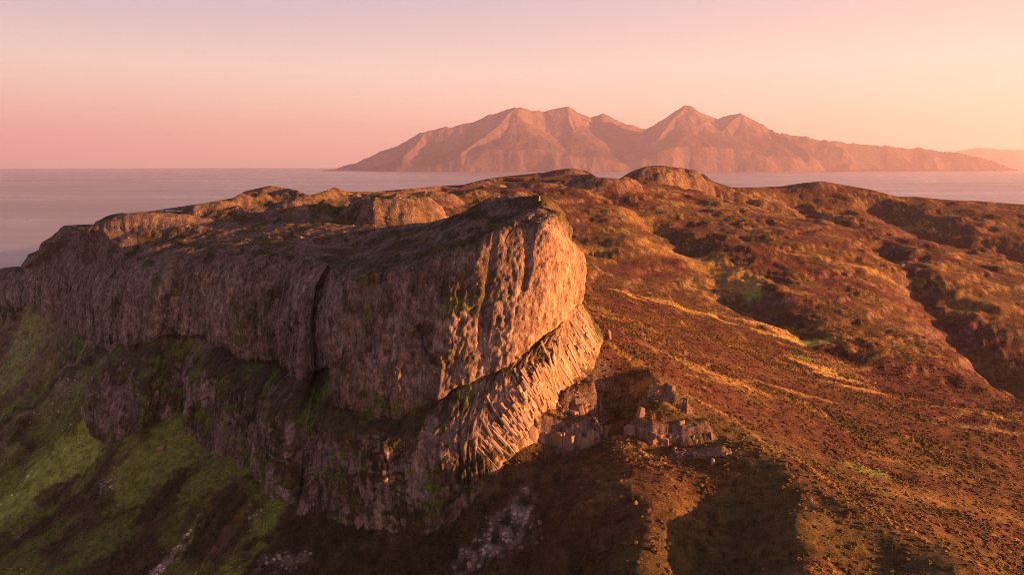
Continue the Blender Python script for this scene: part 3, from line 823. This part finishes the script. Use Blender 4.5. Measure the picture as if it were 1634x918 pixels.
# ------------------------------------------------------------------ mountain island across the sound
def island(name, label, ridges, x0, x1, y0, y1, nx, ny, slope_k, coast_y, cliff_h, seed, rough):
    X, Y = np.meshgrid(np.linspace(x0, x1, nx), np.linspace(y0, y1, ny))
    Z = np.full(X.shape, -400.0)
    Xw = X + 500 * fbm(X / 2600, Y / 2600, 4, seed)
    Yw = Y + 500 * fbm(X / 2600, Y / 2600, 4, seed + 9)
    for rg, k in ridges:
        w = [P(*q) for q in rg]
        for a_, b_ in zip(w[:-1], w[1:]):
            L2 = (b_[0] - a_[0]) ** 2 + (b_[1] - a_[1]) ** 2
            def fld(XX, YY):
                t = np.clip(((XX - a_[0]) * (b_[0] - a_[0]) + (YY - a_[1]) * (b_[1] - a_[1])) / L2, 0, 1)
                d = np.hypot(XX - a_[0] - t * (b_[0] - a_[0]), YY - a_[1] - t * (b_[1] - a_[1]))
                return a_[2] + t * (b_[2] - a_[2]), d
            h, d = fld(X, Y)
            h2, dw = fld(Xw, Yw)
            near = sstep(0, 900, d)
            dd = d * (1 - near) + dw * near
            hh = np.maximum(h, 1)
            z = h - k * slope_k * dd * (1 - 0.36 * sstep(0, 3200, dd)) 
            Z = np.where(z > Z, z, Z)
    er = ridged(X / 1500, Y / 1500, 6, seed + 3)
    Z = Z + er * rough * sstep(-50, 500, Z) + 34 * ridged(X / 420, Y / 420, 4, seed + 5, 0.6) * sstep(0, 300, Z)
    yc = np.interp(X, coast_y[0], coast_y[1]) + 300 * fbm(X / 1300, Y / 1300, 4, seed + 7)
    land = sstep(-160, 240, Y - yc)
    low_ = cliff_h * np.interp(X, [P(1400, 268, 32000)[0], P(1600, 268, 32000)[0]], [1.0, 0.08 if y0 < 40000 else 1.0]) * (0.75 + 0.5 * fbm(X / 700, Y / 700, 4, seed + 8))
    Z = np.maximum(Z, np.where(Z > -900, low_, -100) * sstep(-900, -250, Z) - 60 * sstep(-250, -900, Z))
    Z = Z * land - 60 * (1 - land)
    return X, Y, Z
RD = [
 # skyline ridges (pixel, pixel, metres ahead)
 ([(535, 269, 32500), (562, 262, 32500), (592, 250, 32500), (640, 229, 32500), (680, 209, 32600), (722, 203, 32700), (762, 193, 32800), (800, 178, 32900), (820, 171, 33000), (848, 179, 33400),
   (866, 181, 33700), (890, 174, 33700), (906, 172, 33700), (922, 181, 34000), (942, 189, 34300), (960, 183, 34300), (990, 196, 34500), (1032, 206, 34700)], 1.0),
 ([(1032, 206, 34000), (1060, 191, 33400), (1092, 169, 33000), (1102, 169, 33000), (1122, 183, 33200), (1146, 193, 33400), (1166, 185, 33300), (1182, 181, 33200), (1198, 189, 33200), (1230, 208, 33000), (1265, 216, 32800), (1320, 225, 32600)], 1.0),
 ([(1320, 225, 34500), (1400, 233, 34500), (1500, 240, 34300), (1560, 252, 33800), (1600, 264, 33500), (1625, 271, 33400)], 1.3),
 # spurs running down towards the sound
 ([(820, 171, 33000), (800, 195, 32200), (770, 222, 31300), (735, 243, 30500)], 1.15),
 ([(906, 172, 33700), (908, 190, 33100), (915, 205, 32700)], 1.3),
 ([(1095, 169, 33000), (1070, 195, 32100), (1045, 225, 31200), (1030, 250, 30300)], 1.15),
 ([(1182, 181, 33200), (1150, 212, 32200), (1120, 240, 31200)], 1.0),
 ([(1230, 208, 33000), (1260, 225, 31800), (1290, 243, 30700)], 1.1),
 ([(680, 209, 32600), (660, 235, 31600), (640, 252, 30900)], 1.1),
]
X, Y, Z = island('rum', '', RD, P(515, 268, 32500)[0], P(1690, 268, 33500)[0], 28800, 37500, 760, 190, 0.98,
                 ([P(p, 268, 32000)[0] for p in (520, 560, 620, 700, 900, 1100, 1300, 1340, 1400, 1480, 1560, 1640, 1720)],
                  [32400, 31900, 31000, 30300, 29900, 29900, 30200, 31000, 31200, 31300, 31900, 32500, 33000]), 80, 401, 120)
Nf = grid_normal(X, Y, Z)
sl = 1 - np.abs(Nf[..., 2])
f1 = fbm(X / 1500, Y / 1500, 5, 411)
CF = np.empty(X.shape + (3,))
CF[:] = np.array([0.045, 0.028, 0.03])
CF = lerp(CF, np.array([0.07, 0.042, 0.038]), sstep(-.1, .3, f1))
CF = lerp(CF, np.array([0.11, 0.075, 0.072]), sstep(0.12, 0.35, sl + .15 * f1))
me = grid_mesh('mountain_island', X, Y, Z, CF, flip=False)
link('mountain_island', me, MAT_FAR, kind='structure', label='hazy mountain island with twin groups of peaks across the water')

RD2 = [([(1480, 252, 60000), (1515, 243, 60000), (1560, 237, 60000), (1600, 238, 60000), (1640, 241, 60000), (1720, 236, 60000), (1800, 250, 60000)], 1.0)]
X, Y, Z = island('far', '', RD2, P(1460, 268, 60000)[0], P(1850, 268, 60000)[0], 57000, 66000, 260, 60, 0.4,
                 ([P(p, 268, 60000)[0] for p in (1460, 1500, 1600, 1850)], [63500, 59500, 58500, 58500]), 180, 431, 110)
CF = np.empty(X.shape + (3,))
CF[:] = np.array([0.15, 0.11, 0.08])
me = grid_mesh('far_island', X, Y, Z, CF)
link('far_island', me, MAT_FAR, kind='structure', label='faint flat-topped island fading into haze at the right edge')

# ------------------------------------------------------------------ loose rock: shared piece shapes
def rock_material(name, dark, light, scale):
    m = bpy.data.materials.new(name)
    m.use_nodes = True
    n, l = m.node_tree.nodes, m.node_tree.links
    b = n['Principled BSDF']
    b.inputs['Roughness'].default_value = 0.85
    b.inputs['Specular IOR Level'].default_value = 0.2
    tc = n.new('ShaderNodeTexCoord')
    oi = n.new('ShaderNodeObjectInfo')
    ad = n.new('ShaderNodeVectorMath')
    l.new(tc.outputs['Object'], ad.inputs[0])
    l.new(oi.outputs['Random'], ad.inputs[1])
    t = n.new('ShaderNodeTexNoise')
    t.inputs['Scale'].default_value = scale
    t.inputs['Detail'].default_value = 6
    t.inputs['Roughness'].default_value = 0.7
    l.new(ad.outputs[0], t.inputs['Vector'])
    r = n.new('ShaderNodeValToRGB')
    r.color_ramp.elements[0].position, r.color_ramp.elements[0].color = 0.3, (*dark, 1)
    r.color_ramp.elements[1].position, r.color_ramp.elements[1].color = 0.7, (*light, 1)
    l.new(t.outputs[0], r.inputs[0])
    hs = n.new('ShaderNodeHueSaturation')
    mr = n.new('ShaderNodeMapRange')
    mr.inputs['To Min'].default_value, mr.inputs['To Max'].default_value = 0.7, 1.2
    l.new(oi.outputs['Random'], mr.inputs[0])
    l.new(mr.outputs[0], hs.inputs['Value'])
    l.new(r.outputs[0], hs.inputs['Color'])
    l.new(hs.outputs[0], b.inputs['Base Color'])
    bp = n.new('ShaderNodeBump')
    bp.inputs['Strength'].default_value = 0.8
    bp.inputs['Distance'].default_value = 0.25
    l.new(t.outputs[0], bp.inputs['Height'])
    l.new(bp.outputs[0], b.inputs['Normal'])
    return m
MAT_BLOCK = rock_material('outcrop_stone', (0.12, 0.075, 0.055), (0.28, 0.19, 0.14), 0.7)
MAT_SLAB = rock_material('column_stone', (0.20, 0.135, 0.10), (0.38, 0.265, 0.195), 0.5)
random.seed(5)
def hull_mesh(name, pts):
    bm = bmesh.new()
    for p in pts:
        bm.verts.new(p)
    r = bmesh.ops.convex_hull(bm, input=bm.verts)
    bmesh.ops.delete(bm, geom=[g for g in r.get('geom_interior', []) if isinstance(g, bmesh.types.BMVert)], context='VERTS')
    me = bpy.data.meshes.new(name)
    bm.to_mesh(me)
    bm.free()
    return me
def boulder_mesh(i):
    pts = []
    for k in range(22):
        v = Vector((random.gauss(0, 1), random.gauss(0, 1), random.gauss(0, 1))).normalized()
        w = Vector([math.copysign(abs(c) ** 0.6, c) for c in v])
        pts.append(w * random.uniform(0.42, 0.56))
    return hull_mesh('boulder_%d' % i, pts)
def column_mesh(i, n=6, taper=0.12):
    """unit column standing on z=0, height 1, irregular polygon section, broken top"""
    pts = []
    off = random.random() * 6
    rad = [random.uniform(0.38, 0.56) for _ in range(n)]
    for lev, z in ((0, 0.0), (1, 0.55), (2, 1.0)):
        for k in range(n):
            a = off + 2 * math.pi * k / n
            q = rad[k] * (1 - taper * lev * random.uniform(0.3, 1.4))
            pts.append(Vector((q * math.cos(a), q * math.sin(a), z - (random.uniform(0, 0.16) if lev == 2 else 0))))
    return hull_mesh('column_%d' % i, pts)
BOULDERS = [boulder_mesh(i) for i in range(6)]
COLUMNS = [column_mesh(i, random.choice((5, 6, 6, 7))) for i in range(8)]
for q in BOULDERS + COLUMNS:
    q.materials.append(MAT_BLOCK)
SLABS = [column_mesh(20 + i, random.choice((5, 6)), 0.06) for i in range(6)]
for q in SLABS:
    q.materials.append(MAT_SLAB)

def piece(name, me, loc, rot, scale, parent=None):
    o = bpy.data.objects.new(name, me)
    COL.objects.link(o)
    o.location, o.scale = loc, scale
    o.rotation_euler = rot
    if parent is not None:
        o.parent = parent
    return o

# leaning columns of the pedestal, right of the nose
ok = np.argwhere((SU > 14.9) & (SU < 17.9) & (VV > 1.55) & (VV < 2.45))
pick = np.random.default_rng(3).choice(len(ok), 270, replace=False)
dU, dV = np.gradient(SP0, axis=0), np.gradient(SP0, axis=1)
for k in pick:
    i, j = ok[k]
    tu, tv_ = dU[max(0, i - 6):i + 6, j].mean(0), dV[i, max(0, j - 6):j + 6].mean(0)
    tu, tv_ = Vector(tu).normalized(), Vector(tv_).normalized()
    nn = Vector(n[i, j])
    ax = (tu * random.uniform(0.48, 0.62) - tv_ * random.uniform(0.78, 0.86)).normalized()
    sx = nn.cross(ax).normalized()
    nn = ax.cross(sx)
    L, wd, pr = random.uniform(6, 17), random.uniform(0.6, 1.9), random.uniform(0.7, 1.4)
    M = Matrix((sx, nn, ax)).transposed().to_4x4()
    loc = Vector(SP[i, j]) - ax * L * 0.5 - nn * pr * 0.40
    o = piece('rock_column', random.choice(SLABS), loc, (0, 0, 0), (wd, pr, L), cliff)
    o.matrix_local = Matrix.Translation(loc) @ M @ Matrix.Diagonal((wd, pr, L, 1))

def outcrop(name, label, cat, specs, group=None):
    """a band of standing blocks: (pixel x range, pixel y from/to, count, width, height)"""
    parts = []
    for bi, cnt, wd, ht in specs:
        w = np.array([P(*q) for q in BANDS[bi][0]])[:, :2]
        for k in range(cnt):
            f = (k + random.uniform(0.1, 0.9)) / cnt * (len(w) - 1)
            q = int(f)
            x, y = w[q] + (w[q + 1] - w[q]) * (f - q)
            x, y = x + random.uniform(-1.2, 1.2), y + random.uniform(0.0, 2.4)
            z = float(ground(x, y - 2.5)[0])
            g = random.random() ** 1.5
            ww = wd * (0.5 + 1.7 * g * g)
            parts.append(((x, y, z), ww, ww * random.uniform(0.9, 1.3), ht * random.uniform(0.45, 1.1)))
    c = np.mean([p[0] for p in parts], 0)
    root = link(name, None, label=label, cat=cat, group=group)
    root.location = c
    for s, w, d, h in parts:
        loc = Vector(s) - Vector(c) - Vector((0, 0, h * 0.22))
        if random.random() < 0.0:
            piece('rock_block', random.choice(BOULDERS), loc + Vector((0, 0, h * .45)), (random.uniform(-.3, .3), random.uniform(-.3, .3), random.uniform(0, 6)), (w * 1.3, d * 1.3, h * 1.2), root)
        else:
            piece('rock_block', random.choice(COLUMNS), loc, (random.uniform(-.2, .2), random.uniform(-.2, .2), random.uniform(0, 6)), (w, d, h), root)
    return root
outcrop('rock_outcrop', 'upper and smaller band of rock blocks on the grassy spur right of the nose', 'outcrop', [(0, 34, 2.5, 3.9)])
outcrop('rock_outcrop', 'longest band of rock blocks on the grassy spur, in the middle of three', 'outcrop', [(1, 56, 2.8, 5.6)])
outcrop('rock_outcrop', 'low broken stones just under the longest rock band on the spur', 'outcrop', [(2, 30, 1.9, 2.4)])
outcrop('rock_outcrop', 'dark ragged crag at the foot of the leaning columns', 'outcrop', [(3, 50, 3.0, 8.4), (4, 32, 2.8, 5.6)])
def boulder(label, px, py, size, tall=1.0, mesh=0):
    s = spot(px, py)
    if s is None:
        return
    o = piece('boulder', BOULDERS[mesh % 6], Vector(s) + Vector((0, 0, size * tall * 0.2)), (random.uniform(-.2, .2), random.uniform(-.2, .2), random.uniform(0, 6)),
              (size, size * random.uniform(.8, 1.1), size * tall))
    o['label'], o['category'], o['group'] = label, 'boulder', 'loose boulders on the slopes'
boulder('tall boulder at the top of the spur beside the leaning columns', 970, 540, 3.4, 1.7, 0)
boulder('lone small boulder on the open slope below the rock bands', 1014, 806, 1.8, .9, 1)
boulder('dark boulder in the grass cone under the left wall', 258, 718, 5.0, .6, 2)
boulder('upright stone standing below the broken stones on the spur', 1137, 742, 1.6, 1.9, 3)
boulder('large pale block at the right of the scree fan under the nose', 862, 838, 2.4, .8, 4)
boulder('grey block at the foot of the scree fan at bottom edge', 816, 880, 2.6, .7, 5)
boulder('pale boulder beside the narrow scree chute at lower left', 318, 826, 2.2, .8, 1)

# ------------------------------------------------------------------ survey pillar on the summit
s = spot(861, 320)
if s is not None:
    tp = link('trig_pillar', None, label='small pale survey pillar standing on the summit of the crag', cat='pillar')
    near_ = np.hypot(SP[..., 0] - s[0], SP[..., 1] - s[1]) < 0.8
    zt = max(s[2], float(SP[..., 2][near_].max()) if near_.any() else -1e9)
    tp.location = (s[0], s[1], zt)
    mc = rock_material('pillar_concrete', (0.34, 0.31, 0.28), (0.48, 0.44, 0.40), 3.0)
    def frustum(nm, w0, w1, z0, z1):
        bm = bmesh.new()
        lo = [bm.verts.new((x * w0 / 2, y * w0 / 2, z0)) for x, y in ((-1, -1), (1, -1), (1, 1), (-1, 1))]
        hi = [bm.verts.new((x * w1 / 2, y * w1 / 2, z1)) for x, y in ((-1, -1), (1, -1), (1, 1), (-1, 1))]
        bm.faces.new(lo[::-1]); bm.faces.new(hi)
        for k in range(4):
            bm.faces.new((lo[k], lo[(k + 1) % 4], hi[(k + 1) % 4], hi[k]))
        bmesh.ops.bevel(bm, geom=bm.edges[:], offset=0.03, segments=1, affect='EDGES')
        me = bpy.data.meshes.new(nm)
        bm.to_mesh(me); bm.free()
        link(nm, me, mc, parent=tp)
    frustum('plinth', 0.9, 0.85, -0.6, 0.2)
    frustum('shaft', 0.62, 0.46, 0.204, 1.75)
    frustum('cap', 0.54, 0.5, 1.754, 1.88)

# ------------------------------------------------------------------ little loch on the ridge
bm = bmesh.new()
vs = []
for k in range(48):
    a_ = 2 * math.pi * k / 48
    q = 1 + 0.18 * math.sin(3 * a_ + 1) + 0.1 * math.sin(5 * a_)
    vs.append(bm.verts.new((LX + 30 * q * math.cos(a_), LY + 22 * q * math.sin(a_), LZ - 0.4)))
bm.faces.new(vs)
me = bpy.data.meshes.new('loch')
bm.to_mesh(me); bm.free()
link('loch', me, sea.data.materials[0], kind='structure', label='small pale loch on the ridge near the left skyline')

# ------------------------------------------------------------------ heather tussocks and scree as ground cover
def cover_mat(name, tint, gloss):
    m = bpy.data.materials.new(name)
    m.use_nodes = True
    n, l = m.node_tree.nodes, m.node_tree.links
    b = n['Principled BSDF']
    b.inputs['Roughness'].default_value = 0.95
    b.inputs['Specular IOR Level'].default_value = gloss
    at = n.new('ShaderNodeAttribute')
    at.attribute_type = 'INSTANCER'
    at.attribute_name = 'Col'
    oi = n.new('ShaderNodeObjectInfo')
    mr = n.new('ShaderNodeMapRange')
    mr.inputs['To Min'].default_value, mr.inputs['To Max'].default_value = tint
    l.new(oi.outputs['Random'], mr.inputs[0])
    vm = n.new('ShaderNodeVectorMath')
    vm.operation = 'SCALE'
    l.new(at.outputs['Color'], vm.inputs[0])
    l.new(mr.outputs[0], vm.inputs['Scale'])
    l.new(vm.outputs[0], b.inputs['Base Color'])
    return m

def scatter(name, label, attr, density, smin, smax, flat, mat, seed, sub=2, rough=0.5, power=3.0):
    ng = bpy.data.node_groups.new(name, 'GeometryNodeTree')
    ng.interface.new_socket('Geometry', in_out='OUTPUT', socket_type='NodeSocketGeometry')
    N, L = ng.nodes, ng.links
    go = N.new('NodeGroupOutput')
    oi = N.new('GeometryNodeObjectInfo')
    oi.inputs['Object'].default_value = moor
    oi.transform_space = 'RELATIVE'
    na = N.new('GeometryNodeInputNamedAttribute')
    na.data_type = 'FLOAT'
    na.inputs['Name'].default_value = attr
    mu = N.new('ShaderNodeMath')
    mu.operation = 'MULTIPLY'
    mu.inputs[1].default_value = density
    L.new(na.outputs['Attribute'], mu.inputs[0])
    dp = N.new('GeometryNodeDistributePointsOnFaces')
    L.new(oi.outputs['Geometry'], dp.inputs['Mesh'])
    L.new(mu.outputs[0], dp.inputs['Density'])
    dp.inputs['Seed'].default_value = seed
    ico = N.new('GeometryNodeMeshIcoSphere')
    ico.inputs['Radius'].default_value = 0.5
    ico.inputs['Subdivisions'].default_value = sub
    nz = N.new('ShaderNodeTexNoise')
    nz.inputs['Scale'].default_value = 3.3
    nz.inputs['Detail'].default_value = 3
    sb = N.new('ShaderNodeVectorMath')
    sb.operation = 'SUBTRACT'
    L.new(nz.outputs['Color'], sb.inputs[0])
    sb.inputs[1].default_value = (0.5, 0.5, 0.5)
    sc = N.new('ShaderNodeVectorMath')
    sc.operation = 'SCALE'
    sc.inputs['Scale'].default_value = rough * 2
    L.new(sb.outputs[0], sc.inputs[0])
    sp = N.new('GeometryNodeSetPosition')
    L.new(ico.outputs['Mesh'], sp.inputs['Geometry'])
    L.new(sc.outputs[0], sp.inputs['Offset'])
    tr = N.new('GeometryNodeTransform')
    tr.inputs['Scale'].default_value = (1, 1, flat)
    L.new(sp.outputs[0], tr.inputs['Geometry'])
    sm = N.new('GeometryNodeSetMaterial')
    sm.inputs['Material'].default_value = mat
    L.new(tr.outputs[0], sm.inputs['Geometry'])
    ip = N.new('GeometryNodeInstanceOnPoints')
    L.new(dp.outputs['Points'], ip.inputs['Points'])
    L.new(sm.outputs[0], ip.inputs['Instance'])
    rs_ = N.new('FunctionNodeRandomValue')
    rs_.data_type = 'FLOAT'
    rs_.inputs[2].default_value, rs_.inputs[3].default_value = 0.0, 1.0
    pw = N.new('ShaderNodeMath')
    pw.operation = 'POWER'
    pw.inputs[1].default_value = power
    L.new(rs_.outputs[1], pw.inputs[0])
    mr = N.new('ShaderNodeMapRange')
    mr.inputs['To Min'].default_value, mr.inputs['To Max'].default_value = smin, smax
    L.new(pw.outputs[0], mr.inputs[0])
    L.new(mr.outputs[0], ip.inputs['Scale'])
    rv = N.new('FunctionNodeRandomValue')
    rv.data_type = 'FLOAT_VECTOR'
    rv.inputs[0].default_value, rv.inputs[1].default_value = (-0.3, -0.3, 0), (0.3, 0.3, 6.28)
    L.new(rv.outputs[0], ip.inputs['Rotation'])
    L.new(ip.outputs[0], go.inputs[0])
    me = bpy.data.meshes.new(name)
    o = link(name, me, None, kind='stuff', label=label)
    o.modifiers.new('scatter', 'NODES').node_group = ng
    return o
scatter('heather_tussocks', 'heather and grass tussocks covering the near slopes', 'tussock', 0.7, 0.35, 2.3, 0.5, cover_mat('tussock_cover', (0.6, 1.35), 0.05), 3, power=3.6)
scatter('scree_stones', 'grey scree of loose stones below the crag', 'scree', 0.42, 0.5, 2.1, 0.7, cover_mat('scree_cover', (1.2, 3.2), 0.2), 4, 1, 0.3, 1.6)

# ------------------------------------------------------------------ haze
hm = bpy.data.materials.new('haze_air')
hm.use_nodes = True
hn, hl = hm.node_tree.nodes, hm.node_tree.links
hn.clear()
ho = hn.new('ShaderNodeOutputMaterial')
hv = hn.new('ShaderNodeVolumePrincipled')
hv.inputs['Color'].default_value = (0.90, 0.80, 0.94, 1)
hv.inputs['Density'].default_value = 1.7e-5
hv.inputs['Anisotropy'].default_value = 0.55
hl.new(hv.outputs[0], ho.inputs['Volume'])
bm = bmesh.new()
bmesh.ops.create_cube(bm, size=1.0)
for v in bm.verts:
    v.co = Vector((v.co.x * 150000, v.co.y * 150000, -62 if v.co.z < 0 else 2950))
me = bpy.data.meshes.new('haze')
bm.to_mesh(me)
bm.free()
link('haze', me, hm, kind='stuff', label='thin warm haze filling the air')
